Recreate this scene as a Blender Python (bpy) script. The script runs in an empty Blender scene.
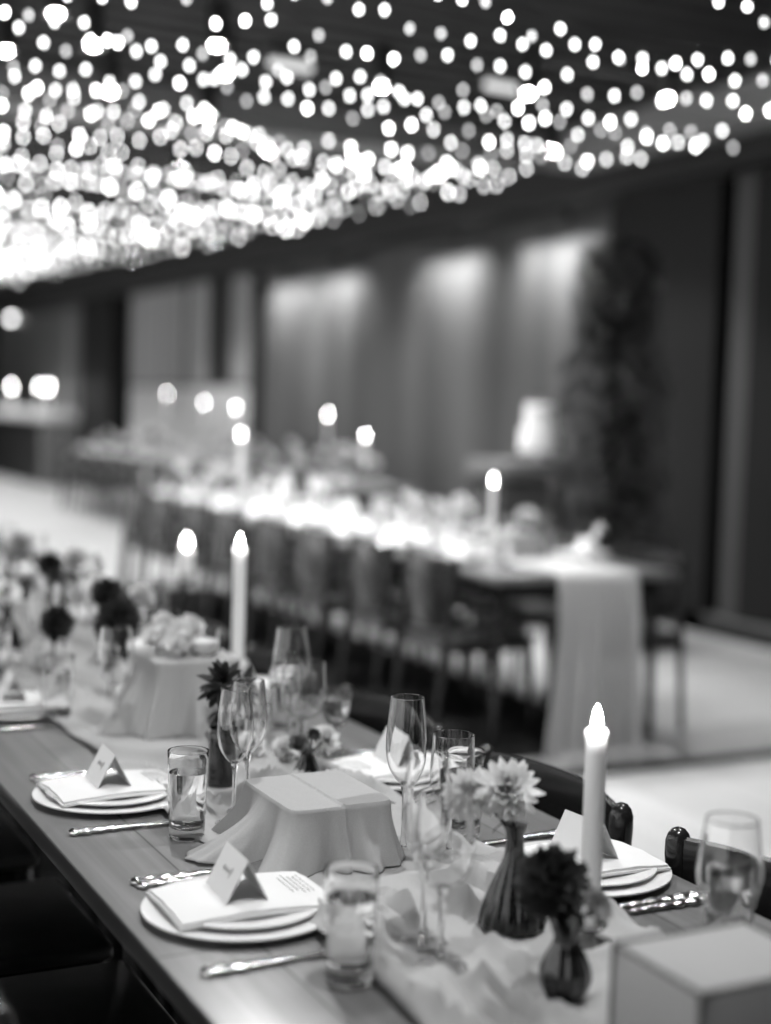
import bpy, bmesh, math, random
from mathutils import Vector, Matrix, noise

random.seed(7)
PI = math.pi
sc = bpy.context.scene
COL = sc.collection

# ------------------------------------------------------------------ camera
CAM_H = 1.43
F_PX = 1463.0
cam = bpy.data.cameras.new('camera')
camo = bpy.data.objects.new('camera', cam)
COL.objects.link(camo)
cam.sensor_fit = 'VERTICAL'
cam.sensor_height = 36.0
cam.sensor_width = 36.0
cam.lens = F_PX / 1024.0 * 36.0
YAW, PITCH, ROLL = math.radians(26.833), math.radians(4.105), math.radians(1.72)
cyw, syw, cp, sp = math.cos(YAW), math.sin(YAW), math.cos(PITCH), math.sin(PITCH)
fwd = Vector((syw * cp, cyw * cp, -sp))
right = Vector((cyw, -syw, 0))
up = right.cross(fwd)
# the camera is tipped a little: verticals lean to the lower left of the frame
cr, sr = math.cos(ROLL), math.sin(ROLL)
R_ = right * cr - up * (-sr)
U_ = up * cr - right * sr
R_ = U_.cross(-fwd).normalized() * 1.0
Mx = Matrix((R_, U_, -fwd)).transposed().to_4x4()
camo.matrix_world = Matrix.Translation((0, 0, CAM_H)) @ Mx
cam.clip_start = 0.05
cam.dof.use_dof = True
cam.dof.focus_distance = 2.22
cam.dof.aperture_fstop = (cam.lens / 1000.0) / 0.040
cam.dof.aperture_blades = 0
cam.dof.aperture_ratio = 1.15
sc.camera = camo

# ------------------------------------------------------------------ world, lights, exposure
w = bpy.data.worlds.new('world')
sc.world = w
w.use_nodes = True
w.node_tree.nodes['Background'].inputs[0].default_value = (0.9, 0.9, 0.9, 1)
w.node_tree.nodes['Background'].inputs[1].default_value = 1.35
sc.view_settings.view_transform = 'Standard'
sc.view_settings.look = 'None'
sc.view_settings.gamma = 1.0
sc.view_settings.exposure = 0.45
sc.view_settings.use_curve_mapping = False
try:
    sc.cycles.max_bounces = 14
    sc.cycles.transmission_bounces = 12
    sc.cycles.transparent_max_bounces = 12
    sc.cycles.sample_clamp_indirect = 4.0
    sc.cycles.caustics_refractive = True
    sc.cycles.caustics_reflective = False
    sc.cycles.use_denoising = True
except Exception:
    pass

BULB_E = 8.0
SPOT_W = 96.0
WASH_W = 19.0
FLAME_E = 45.0


# ------------------------------------------------------------------ materials
def newmat(name):
    m = bpy.data.materials.new(name)
    m.use_nodes = True
    return m, m.node_tree.nodes, m.node_tree.links, m.node_tree.nodes['Principled BSDF']


def g(v):
    return (v, v, v, 1)


def pbr(name, v, rough=0.5, metal=0.0, spec=0.5, bump=0.0, bscale=40, coat=0.0, vary=0.0, vscale=6, sheen=0.0):
    m, N, L, B = newmat(name)
    B.inputs['Base Color'].default_value = g(v)
    B.inputs['Roughness'].default_value = rough
    B.inputs['Metallic'].default_value = metal
    B.inputs['Specular IOR Level'].default_value = spec
    B.inputs['Coat Weight'].default_value = coat
    B.inputs['Coat Roughness'].default_value = 0.08
    tc = N.new('ShaderNodeTexCoord')
    if vary:
        n = N.new('ShaderNodeTexNoise')
        n.inputs['Scale'].default_value = vscale
        n.inputs['Detail'].default_value = 4
        r = N.new('ShaderNodeMapRange')
        r.inputs[1].default_value = .3
        r.inputs[2].default_value = .7
        r.inputs[3].default_value = v * (1 - vary)
        r.inputs[4].default_value = min(.95, v * (1 + vary))
        L.new(tc.outputs['Object'], n.inputs['Vector'])
        L.new(n.outputs['Fac'], r.inputs[0])
        L.new(r.outputs[0], B.inputs['Base Color'])
    if bump:
        n = N.new('ShaderNodeTexNoise')
        n.inputs['Scale'].default_value = bscale
        b = N.new('ShaderNodeBump')
        b.inputs['Strength'].default_value = bump
        b.inputs['Distance'].default_value = .003
        L.new(tc.outputs['Object'], n.inputs['Vector'])
        L.new(n.outputs['Fac'], b.inputs['Height'])
        L.new(b.outputs[0], B.inputs['Normal'])
    return m


def wood(name, lo, hi, rough, row=.14, length=2.4, along='Y', gap=.35, spec=.5, coat=0.0, grain=30):
    m, N, L, B = newmat(name)
    tc = N.new('ShaderNodeTexCoord')
    mp = N.new('ShaderNodeMapping')
    if along == 'Y':
        mp.inputs['Rotation'].default_value = (0, 0, PI / 2)
    L.new(tc.outputs['Object'], mp.inputs['Vector'])
    br = N.new('ShaderNodeTexBrick')
    br.inputs['Scale'].default_value = 1
    br.inputs['Brick Width'].default_value = length
    br.inputs['Row Height'].default_value = row
    br.inputs['Mortar Size'].default_value = .0022
    br.inputs['Mortar Smooth'].default_value = .3
    br.inputs['Color1'].default_value = g(0)
    br.inputs['Color2'].default_value = g(1)
    br.inputs['Mortar'].default_value = g(0)
    br.inputs['Bias'].default_value = 0
    L.new(mp.outputs[0], br.inputs['Vector'])
    mp2 = N.new('ShaderNodeMapping')
    mp2.inputs['Scale'].default_value = (1.2, grain, grain)
    L.new(mp.outputs[0], mp2.inputs['Vector'])
    n = N.new('ShaderNodeTexNoise')
    n.inputs['Scale'].default_value = 1
    n.inputs['Detail'].default_value = 6
    n.inputs['Distortion'].default_value = .6
    L.new(mp2.outputs[0], n.inputs['Vector'])
    mx = N.new('ShaderNodeMath')
    mx.operation = 'MULTIPLY_ADD'
    L.new(br.outputs['Color'], mx.inputs[0])
    mx.inputs[1].default_value = gap
    L.new(n.outputs['Fac'], mx.inputs[2])
    r = N.new('ShaderNodeMapRange')
    r.inputs[1].default_value = .3
    r.inputs[2].default_value = .75 + gap
    r.inputs[3].default_value = lo
    r.inputs[4].default_value = hi
    L.new(mx.outputs[0], r.inputs[0])
    mm = N.new('ShaderNodeMath')
    mm.operation = 'MULTIPLY'
    inv = N.new('ShaderNodeMapRange')
    inv.inputs[3].default_value = 1
    inv.inputs[4].default_value = .45
    L.new(br.outputs['Fac'], inv.inputs[0])
    L.new(r.outputs[0], mm.inputs[0])
    L.new(inv.outputs[0], mm.inputs[1])
    L.new(mm.outputs[0], B.inputs['Base Color'])
    B.inputs['Roughness'].default_value = rough
    B.inputs['Specular IOR Level'].default_value = spec
    B.inputs['Coat Weight'].default_value = coat
    B.inputs['Coat Roughness'].default_value = .15
    return m


def glassmat(name, v=1.0, ior=1.45, rough=0.0, thin=0.0):
    m, N, L, B = newmat(name)
    B.inputs['Base Color'].default_value = g(v)
    B.inputs['Transmission Weight'].default_value = 1
    B.inputs['IOR'].default_value = ior
    B.inputs['Roughness'].default_value = rough
    if thin:
        tr = N.new('ShaderNodeBsdfTransparent')
        tr.inputs['Color'].default_value = g(min(1, v * 1.0))
        mx = N.new('ShaderNodeMixShader')
        mx.inputs[0].default_value = thin
        L.new(B.outputs[0], mx.inputs[1])
        L.new(tr.outputs[0], mx.inputs[2])
        L.new(mx.outputs[0], N['Material Output'].inputs['Surface'])
    return m


def thinmat(name):
    # thin sheet of glass: mirror-like at grazing angles, clear when seen square on
    m, N, L, B = newmat(name)
    lw = N.new('ShaderNodeLayerWeight')
    lw.inputs['Blend'].default_value = .5
    pw = N.new('ShaderNodeMath')
    pw.operation = 'POWER'
    pw.inputs[1].default_value = 3.5
    L.new(lw.outputs['Facing'], pw.inputs[0])
    fr = N.new('ShaderNodeMath')
    fr.operation = 'MULTIPLY_ADD'
    fr.inputs[1].default_value = .9
    fr.inputs[2].default_value = .06
    L.new(pw.outputs[0], fr.inputs[0])
    tr = N.new('ShaderNodeBsdfTransparent')
    tr.inputs['Color'].default_value = g(.97)
    gl = N.new('ShaderNodeBsdfGlossy')
    gl.inputs['Roughness'].default_value = .03
    mx = N.new('ShaderNodeMixShader')
    L.new(fr.outputs[0], mx.inputs[0])
    L.new(tr.outputs[0], mx.inputs[1])
    L.new(gl.outputs[0], mx.inputs[2])
    L.new(mx.outputs[0], N['Material Output'].inputs['Surface'])
    return m


def emis(name, e, v=1.0, base=.8):
    m, N, L, B = newmat(name)
    B.inputs['Base Color'].default_value = g(base)
    B.inputs['Emission Color'].default_value = g(v)
    B.inputs['Emission Strength'].default_value = e
    return m


def gauze(name, v, alpha, weave=900):
    m, N, L, B = newmat(name)
    B.inputs['Roughness'].default_value = .9
    B.inputs['Specular IOR Level'].default_value = .1
    tc = N.new('ShaderNodeTexCoord')
    n = N.new('ShaderNodeTexNoise')
    n.inputs['Scale'].default_value = weave
    n.inputs['Detail'].default_value = 1
    r = N.new('ShaderNodeMapRange')
    r.inputs[1].default_value = .3
    r.inputs[2].default_value = .7
    r.inputs[3].default_value = v * .88
    r.inputs[4].default_value = v * 1.1
    L.new(tc.outputs['Object'], n.inputs['Vector'])
    L.new(n.outputs['Fac'], r.inputs[0])
    L.new(r.outputs[0], B.inputs['Base Color'])
    tl = N.new('ShaderNodeBsdfTranslucent')
    tl.inputs['Color'].default_value = g(v)
    m1 = N.new('ShaderNodeMixShader')
    m1.inputs[0].default_value = .3
    L.new(B.outputs[0], m1.inputs[1])
    L.new(tl.outputs[0], m1.inputs[2])
    tr = N.new('ShaderNodeBsdfTransparent')
    m2 = N.new('ShaderNodeMixShader')
    m2.inputs[0].default_value = 1 - alpha
    L.new(m1.outputs[0], m2.inputs[1])
    L.new(tr.outputs[0], m2.inputs[2])
    L.new(m2.outputs[0], N['Material Output'].inputs['Surface'])
    return m


def panelmat(name, lo, hi, rough, metal, sx=1.3):
    # tall metal-faced panels with soft vertical streaks of their own
    m, N, L, B = newmat(name)
    tc = N.new('ShaderNodeTexCoord')
    mp = N.new('ShaderNodeMapping')
    mp.inputs['Scale'].default_value = (1, sx, .05)
    n = N.new('ShaderNodeTexNoise')
    n.inputs['Scale'].default_value = 1.4
    n.inputs['Detail'].default_value = 3
    r = N.new('ShaderNodeMapRange')
    r.inputs[1].default_value = .3
    r.inputs[2].default_value = .7
    r.inputs[3].default_value = lo
    r.inputs[4].default_value = hi
    L.new(tc.outputs['Object'], mp.inputs['Vector'])
    L.new(mp.outputs[0], n.inputs['Vector'])
    L.new(n.outputs['Fac'], r.inputs[0])
    L.new(r.outputs[0], B.inputs['Base Color'])
    B.inputs['Roughness'].default_value = rough
    B.inputs['Metallic'].default_value = metal
    return m


M = dict(
    table=wood('table_wood', .08, .23, .30, row=.135, length=2.2, along='Y', coat=.4, spec=.5),
    edge=wood('table_edge_wood', .09, .20, .30, row=.5, length=4, along='Y', coat=.2),
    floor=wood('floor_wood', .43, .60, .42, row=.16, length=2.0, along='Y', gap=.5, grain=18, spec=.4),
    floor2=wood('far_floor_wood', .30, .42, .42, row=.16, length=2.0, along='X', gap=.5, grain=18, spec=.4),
    lacquer=pbr('black_lacquer', .014, .22, spec=.4, coat=.3),
    seat=pbr('dark_seat', .08, .35, vary=.4, vscale=9),
    darkwall=pbr('dark_wall', .022, .5, spec=.3, vary=.2, vscale=2),
    post=pbr('dark_post', .010, .6, spec=.2),
    panel=panelmat('metal_panel', .04, .11, .5, .2),
    curtain=panelmat('curtain_cloth', .22, .40, .9, 0, sx=6),
    lightwall=pbr('light_wall', .55, .7),
    ceiling=pbr('ceiling_deck', .030, .6, spec=.2, vary=.3, vscale=3),
    beam=pbr('ceiling_beam', .22, .7),
    soffit=pbr('soffit_dark', .03, .6, spec=.2),
    trimgrey=pbr('grey_trim', .12, .5),
    china=pbr('white_china', .70, .15, coat=.4),
    paper=pbr('white_card', .64, .8, spec=.2),
    napkin=pbr('white_napkin', .66, .9, spec=.1, bump=.15, bscale=300),
    ink=pbr('ink', .38, .7),
    silver=pbr('silver', .72, .16, metal=1, bump=.25, bscale=240),
    brass=pbr('candle_holder_metal', .45, .25, metal=1),
    glass=glassmat('clear_glass'),
    thinglass=thinmat('thin_clear_glass'),
    water=glassmat('water', .97, 1.33, thin=0),
    wine=glassmat('pale_wine', .85, 1.34),
    darkglass=glassmat('smoked_glass', .20, 1.45, .03, 0),
    vasedark=pbr('dark_glazed_glass', .012, .15, coat=.4, bump=.3, bscale=70),
    crate=pbr('riser_cover', .32, .85, spec=.1, bump=.15, bscale=400),
    piping=pbr('riser_piping', .12, .8, spec=.1),
    gauze=gauze('runner_gauze', .50, .93),
    gauze2=gauze('hanging_gauze', .70, .80),
    wax=pbr('wax', .90, .45),
    bulb=emis('string_bulb', BULB_E),
    bulbdim=emis('dim_string_bulb', BULB_E * .35),
    bulbbright=emis('bright_string_bulb', BULB_E * 2.2),
    lens=emis('spot_lens', 120),
    bar=emis('tube_light', 0.6),
    flame=emis('flame', FLAME_E),
    bowl=emis('reflection_glow', 8),
    wire=pbr('black_wire', .02, .6),
    leafdark=pbr('dark_leaf', .02, .5, vary=.5, vscale=30),
    leafmid=pbr('mid_leaf', .10, .5, vary=.4, vscale=30),
    petdark=pbr('dark_petal', .014, .7, vary=.5, vscale=60),
    petgrey=pbr('grey_petal', .28, .7, vary=.3, vscale=40),
    petwhite=pbr('pale_petal', .86, .7, vary=.12, vscale=40),
    patch=pbr('dark_patch', .022, .95, spec=.05, vary=.3, vscale=8, bump=.3, bscale=400),
    darktrim=pbr('dark_edge_trim', .045, .5),
    cake=pbr('cake_icing', .80, .6, bump=.2, bscale=60),
    blackcloth=pbr('black_cloth', .03, .9),
    threshold=pbr('floor_threshold', .012, .9, spec=.05),
)


wb = M['wax'].node_tree.nodes['Principled BSDF']
wb.inputs['Subsurface Weight'].default_value = .6
wb.inputs['Subsurface Radius'].default_value = (.03, .03, .03)
wb.inputs['Subsurface Scale'].default_value = 1.0

# ------------------------------------------------------------------ mesh helpers
def link(name, bm, mat, parent=None, smooth=True, loc=(0, 0, 0), rot=(0, 0, 0)):
    me = bpy.data.meshes.new(name)
    bm.normal_update()
    bm.to_mesh(me)
    bm.free()
    if mat:
        me.materials.append(mat)
    if smooth:
        for p in me.polygons:
            p.use_smooth = True
        try:
            me.set_sharp_from_angle(angle=math.radians(38))
        except Exception:
            pass
    o = bpy.data.objects.new(name, me)
    COL.objects.link(o)
    o.location = loc
    o.rotation_euler = rot
    if parent:
        o.parent = parent
    return o


def tag(o, label, cat, group=None):
    o['label'] = label
    o['category'] = cat
    if group:
        o['group'] = group
    return o


def thing(name, label, cat, loc=(0, 0, 0), rz=0, group=None):
    o = bpy.data.objects.new(name, None)
    o.empty_display_size = .05
    COL.objects.link(o)
    o.location = loc
    o.rotation_euler = (0, 0, rz)
    return tag(o, label, cat, group)


def struct(name, bm, mat, parent=None, smooth=False, loc=(0, 0, 0)):
    o = link(name, bm, mat, parent, smooth, loc)
    if not parent:
        o['kind'] = 'structure'
    return o


def kids(o):
    return [c for c in bpy.data.objects if c.parent == o]


_kids = {}


def dup(root, loc, rz=0, label=None, group=None, scale=None):
    if root.name not in _kids:
        _kids[root.name] = [(c, kids(c)) for c in kids(root)]
    r = root.copy()
    COL.objects.link(r)
    r.location = loc
    r.rotation_euler = (0, 0, rz)
    if scale:
        r.scale = scale
    if label:
        r['label'] = label
    if group:
        r['group'] = group
    elif group == '' and 'group' in r:
        del r['group']
    for c, gs in _kids[root.name]:
        d = c.copy()
        COL.objects.link(d)
        d.parent = r
        for gch in gs:
            e = gch.copy()
            COL.objects.link(e)
            e.parent = d
    return r


class Kind:
    """first call places the built thing itself, later calls place copies"""
    def __init__(self, build):
        self.build = build
        self.root = None

    def __call__(self, label, loc, rz=0, group=None, scale=None):
        if self.root is None:
            self.root = self.build()
            r = self.root
            r.location = loc
            r.rotation_euler = (0, 0, rz)
            if scale:
                r.scale = scale
            r['label'] = label
            if group:
                r['group'] = group
            return r
        return dup(self.root, loc, rz, label, group, scale or (1, 1, 1))


def box(bm, x0, x1, y0, y1, z0, z1, bev=0.0, seg=2):
    v = [bm.verts.new((x, y, z)) for x in (x0, x1) for y in (y0, y1) for z in (z0, z1)]
    f = [(0, 1, 3, 2), (4, 6, 7, 5), (0, 4, 5, 1), (2, 3, 7, 6), (0, 2, 6, 4), (1, 5, 7, 3)]
    fs = [bm.faces.new([v[i] for i in q]) for q in f]
    if bev:
        es = list({e for q in fs for e in q.edges})
        bmesh.ops.bevel(bm, geom=es, offset=bev, segments=seg, profile=.5, affect='EDGES')


def B(*a, **k):
    bm = bmesh.new()
    box(bm, *a, **k)
    return bm


def lathe(bm, prof, seg=40, cx=0, cy=0, closed=False):
    rings = []
    for r, z in prof:
        if r < 1e-6:
            rings.append([bm.verts.new((cx, cy, z))])
        else:
            rings.append([bm.verts.new((cx + r * math.cos(2 * PI * i / seg), cy + r * math.sin(2 * PI * i / seg), z)) for i in range(seg)])
    for a, b in zip(rings, rings[1:]):
        for i in range(seg):
            j = (i + 1) % seg
            if len(a) == 1 and len(b) == 1:
                continue
            if len(a) == 1:
                bm.faces.new((a[0], b[i], b[j]))
            elif len(b) == 1:
                bm.faces.new((a[i], a[j], b[0]))
            else:
                bm.faces.new((a[i], a[j], b[j], b[i]))
    bmesh.ops.recalc_face_normals(bm, faces=bm.faces)


def LZ(prof, seg=40):
    bm = bmesh.new()
    lathe(bm, prof, seg)
    return bm


def smooth_prof(pts, n=6):
    """Catmull-Rom through (r,z) points"""
    out = []
    P = [pts[0]] + list(pts) + [pts[-1]]
    for i in range(1, len(P) - 2):
        p0, p1, p2, p3 = [Vector((q[0], q[1], 0)) for q in P[i - 1:i + 3]]
        for k in range(n):
            t = k / n
            v = .5 * ((2 * p1) + (-p0 + p2) * t + (2 * p0 - 5 * p1 + 4 * p2 - p3) * t * t + (-p0 + 3 * p1 - 3 * p2 + p3) * t ** 3)
            out.append((max(0, v.x), v.y))
    out.append((pts[-1][0], pts[-1][1]))
    return out


def tube(bm, pts, rad, seg=10, cap=True, flat=1.0):
    pts = [Vector(p) for p in pts]
    n = len(pts)
    rads = rad if isinstance(rad, (list, tuple)) else [rad] * n
    rings = []
    prev = None
    for i, p in enumerate(pts):
        t = (pts[min(i + 1, n - 1)] - pts[max(i - 1, 0)]).normalized()
        a = prev if prev is not None else (Vector((0, 0, 1)) if abs(t.z) < .9 else Vector((1, 0, 0)))
        s = t.cross(a)
        if s.length < 1e-5:
            s = t.orthogonal()
        s.normalize()
        u = s.cross(t).normalized()
        prev = u
        r = rads[i]
        rings.append([bm.verts.new(p + s * math.cos(2 * PI * k / seg) * r + u * math.sin(2 * PI * k / seg) * r * flat) for k in range(seg)])
    for a, b in zip(rings, rings[1:]):
        for k in range(seg):
            j = (k + 1) % seg
            bm.faces.new((a[k], a[j], b[j], b[k]))
    if cap:
        bm.faces.new(rings[0][::-1])
        bm.faces.new(rings[-1])


def TB(*a, **k):
    bm = bmesh.new()
    tube(bm, *a, **k)
    bmesh.ops.recalc_face_normals(bm, faces=bm.faces)
    return bm


ORD = ['first', 'second', 'third', 'fourth', 'fifth', 'sixth', 'seventh', 'eighth', 'ninth', 'tenth', 'eleventh', 'twelfth',
       'thirteenth', 'fourteenth', 'fifteenth', 'sixteenth', 'seventeenth', 'eighteenth', 'nineteenth', 'twentieth',
       'twenty-first', 'twenty-second', 'twenty-third', 'twenty-fourth', 'twenty-fifth', 'twenty-sixth', 'twenty-seventh',
       'twenty-eighth', 'twenty-ninth', 'thirtieth', 'thirty-first', 'thirty-second', 'thirty-third', 'thirty-fourth']

# ------------------------------------------------------------------ room shell
WX = 6.5
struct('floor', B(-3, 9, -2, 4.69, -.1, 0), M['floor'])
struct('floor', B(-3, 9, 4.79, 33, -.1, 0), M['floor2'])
struct('trim_1', B(-3, 9, 4.69, 4.79, -.1, .003), M['threshold'])

o = link('floor_patch', B(-1.3, 1.52, -1.2, 7.5, .0005, .004), M['patch']); tag(o, 'dark floor patch under the foreground table', 'patch')  # thin dark slabs laid on the floor to darken it under both tables
o = link('floor_patch', B(2.15, 3.90, 5.02, 10.7, .0005, .004), M['patch']); tag(o, 'dark floor patch under the second table and its near chairs', 'patch')

bm = bmesh.new()                       # ribbed metal deck, ribs run across the room
y = -2.0
prof = []
while y < 33:
    prof += [(y, 3.30), (y + .11, 3.30), (y + .14, 3.34), (y + .20, 3.34)]
    y += .23
row0 = [bm.verts.new((-3, a, b)) for a, b in prof]
row1 = [bm.verts.new((9, a, b)) for a, b in prof]
for i in range(len(prof) - 1):
    bm.faces.new((row0[i], row0[i + 1], row1[i + 1], row1[i]))
e0 = bm.verts.new((-3, -2, 3.5)); e1 = bm.verts.new((9, -2, 3.5)); e2 = bm.verts.new((9, 33, 3.5)); e3 = bm.verts.new((-3, 33, 3.5))
bm.faces.new((e0, e1, e2, e3))
struct('ceiling', bm, M['ceiling'])
struct('trim_2', B(-3, 5.45, 8.55, 9.0, 3.10, 3.31), M['beam'])
struct('trim_3', B(5.45, 5.75, 4.5, 8.54, 3.08, 3.31), M['beam'])
struct('trim_4', B(5.95, 6.52, -2, 33, 2.98, 3.31), M['soffit'])
struct('trim_5', B(-3, 5.45, 14.5, 14.8, 3.12, 3.31), M['beam'])

wall = struct('wall_right', B(WX, WX + .2, -2, 33, 0, 3.3), M['darkwall'])
# tall metal panels, three seams
for i in range(4):
    a = 9.10 + i * 1.755
    struct('trim_%d' % (6 + i), B(WX - .03, WX - .001, a, a + 1.745, .10, 3.0, bev=.004), M['panel'])
struct('trim_10', B(WX - .10, WX - .001, 8.78, 9.08, 0, 3.0), M['post'])
struct('trim_11', B(WX - .08, WX - .001, 16.14, 16.36, 0, 3.0), M['post'])
struct('trim_12', B(WX - .04, WX - .001, 16.38, 21.40, 0, 1.62), M['lightwall'])
def pleats(y0, y1, z0, z1, x, amp=.02, wl=.14, parent=None, name='curtain', mat=None, thick=.012):
    bm = bmesh.new()
    n = int((y1 - y0) / .02)
    fr = []
    for i in range(n + 1):
        yy = y0 + (y1 - y0) * i / n
        xx = x + amp * math.sin(2 * PI * yy / wl) + amp * .4 * math.sin(2 * PI * yy / (wl * 2.7) + 1)
        fr.append([bm.verts.new((xx, yy, z0)), bm.verts.new((xx, yy, z1)), bm.verts.new((xx + thick, yy, z1)), bm.verts.new((xx + thick, yy, z0))])
    for a, b in zip(fr, fr[1:]):
        for k in range(4):
            bm.faces.new((a[k], a[(k + 1) % 4], b[(k + 1) % 4], b[k]))
    bm.faces.new(fr[0]); bm.faces.new(fr[-1][::-1])
    bmesh.ops.recalc_face_normals(bm, faces=bm.faces)
    return link(name, bm, mat or M['curtain'], parent)
for a, b, wh in ((16.42, 17.10, 'nearest the dark corner post'), (17.95, 18.70, 'middle of three above the pale wall panel'), (18.95, 21.35, 'widest of three above the pale wall panel')):
    tag(pleats(a, b, 1.66, 2.96, WX - .06), 'grey hanging curtain, ' + wh, 'curtain', 'curtains on the far wall')
struct('trim_13', B(WX - .30, WX - .001, 21.45, 23.2, 0, 3.0), M['post'])
struct('trim_14', B(WX - .03, WX - .001, 23.25, 30.8, 1.2, 2.95), M['trimgrey'])
struct('trim_15', B(WX - .07, WX - .03, 24.75, 25.05, 1.2, 2.95), M['beam'])
struct('trim_16', B(WX - .07, WX - .03, 23.6, 23.8, 1.2, 2.95), M['beam'])
# near end of the right wall: deep dark column, pale edge strip, low step
struct('trim_17', B(WX - .28, WX - .001, 7.62, 8.72, 0, 3.0), M['post'])
struct('trim_18', B(WX - .22, WX - .001, 7.34, 7.54, .14, 2.98), M['darktrim'])
struct('trim_19', B(WX - .24, WX - .001, 4.8, 7.32, .14, 3.0), M['post'])
struct('trim_20', B(6.22, 6.50, -2, 8.72, 0, .10), M['post'])
struct('trim_21', B(6.22, 6.50, -2, 7.9, .102, .13), M['trimgrey'])
struct('wall_back', B(-3, WX, 31, 31.2, 0, 3.3), M['darkwall'])
struct('wall_front', B(-3, WX, -2.2, -2.0, 0, 3.3), M['darkwall'])

# ------------------------------------------------------------------ ceiling lamps
def build_spot():
    t = thing('ceiling_spotlight', 'x', 'ceiling light')
    o = [(0, .2), (.045, .2), (.05, .19), (.055, 0), (.048, 0), (.042, .02), (0, .02)]
    link('housing', LZ(o, 24), M['wire'], t)
    link('lens', LZ([(0, .002), (.022, .006), (.028, .012), (.028, .018), (0, .018)], 20), M['lens'], t)
    ld = bpy.data.lights.new('lamp', 'SPOT')
    ld.energy = SPOT_W
    ld.spot_size = math.radians(115)
    ld.spot_blend = .6
    ld.shadow_soft_size = .04
    lo = bpy.data.objects.new('lamp', ld)
    COL.objects.link(lo)
    lo.parent = t
    lo.location = (0, 0, -.02)
    return t
spot = Kind(build_spot)
spots = [(1.61, 6.53), (1.57, 7.36), (1.908, 7.009), (2.274, 7.991), (2.651, 7.21), (2.411, 6.673), (2.948, 8.3), (3.456, 7.021),
         (4.322, 9.2), (4.763, 9.3), (5.061, 9.35), (5.215, 8.088), (4.845, 6.413), (4.175, 6.729), (3.694, 9.2), (4.654, 11.29), (3.463, 10.31)]
for (x, y), in [((a, b),) for a, b in ((0.9, 1.2), (1.0, 3.4), (2.2, 2.0), (3.2, 4.2))]:
    spots.append((x, y))
spots += [(5.3, 12.3), (5.3, 14.6), (5.2, 17.2)]  # extra spots added to brighten the farthest table
spots.sort(key=lambda s: s[1])
for i, (x, y) in enumerate(spots):
    spot('small bright ceiling spotlight, %s from the near end of the room' % ORD[i], (x, y, 3.10), 0, 'ceiling spotlights above the string lights')

def build_fill_spot():  # fill lamps added to brighten the floor at the back of the room
    t = thing('added_fill_lamp', 'x', 'ceiling light')
    link('housing', LZ([(0, .2), (.09, .2), (.10, .19), (.11, 0), (.10, 0), (.09, .02), (0, .02)], 28), M['wire'], t)
    link('lens', LZ([(0, .002), (.030, .006), (.036, .012), (.036, .018), (0, .018)], 20), M['lens'], t)
    ld = bpy.data.lights.new('lamp', 'SPOT')
    ld.energy = SPOT_W * 3.4
    ld.spot_size = math.radians(110)
    ld.spot_blend = .7
    ld.shadow_soft_size = .06
    lo = bpy.data.objects.new('lamp', ld)
    COL.objects.link(lo)
    lo.parent = t
    lo.location = (0, 0, -.02)
    return t
fill_spot = Kind(build_fill_spot)
for i, (x, y) in enumerate([(2.6, 12.6), (3.0, 15.0), (3.6, 17.5), (4.2, 20.0), (4.6, 22.5), (4.9, 25.5)]):
    fill_spot('large added fill lamp far down the room, %s from the near end' % ORD[i], (x, y, 3.10), 0, 'added fill lamps at the far end')

def build_tube():
    t = thing('tube_light', 'x', 'ceiling light')
    link('housing', B(-.13, .13, -.04, .04, .03, .09, bev=.01), M['trimgrey'], t)
    link('diffuser', TB([(-.12, 0, .02), (.12, 0, .02)], .03, seg=14), M['bar'], t)
    return t
tubel = Kind(build_tube)
for i, (x, y) in enumerate([(3.05, 7.3), (4.25, 7.1)]):
    tubel('blurred tubular ceiling light behind the string lights, %s from the near end' % ORD[i], (x, y, 3.2), .1, 'tubular ceiling lights')

# wall washers along the metal panels
def build_wash():
    t = thing('wall_washer', 'x', 'ceiling light')
    link('housing', B(-.035, .035, -.55, .55, .01, .08, bev=.006), M['wire'], t)
    ld = bpy.data.lights.new('lamp', 'AREA')
    ld.energy = WASH_W
    ld.shape = 'RECTANGLE'
    ld.size = .05
    ld.size_y = 1.05
    ld.spread = math.radians(120)
    lo = bpy.data.objects.new('lamp', ld)
    COL.objects.link(lo)
    lo.parent = t
    lo.location = (0, 0, -.01)
    lo.rotation_euler = (0, math.radians(-24), 0)
    return t
wash = Kind(build_wash)
for i, y in enumerate((9.9, 11.6, 14.0, 15.3)):
    wash('small black wall washer under the dark soffit, %s from the near end' % ORD[i], (6.20, y, 2.86), 0, 'wall washers along the panels')

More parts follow.
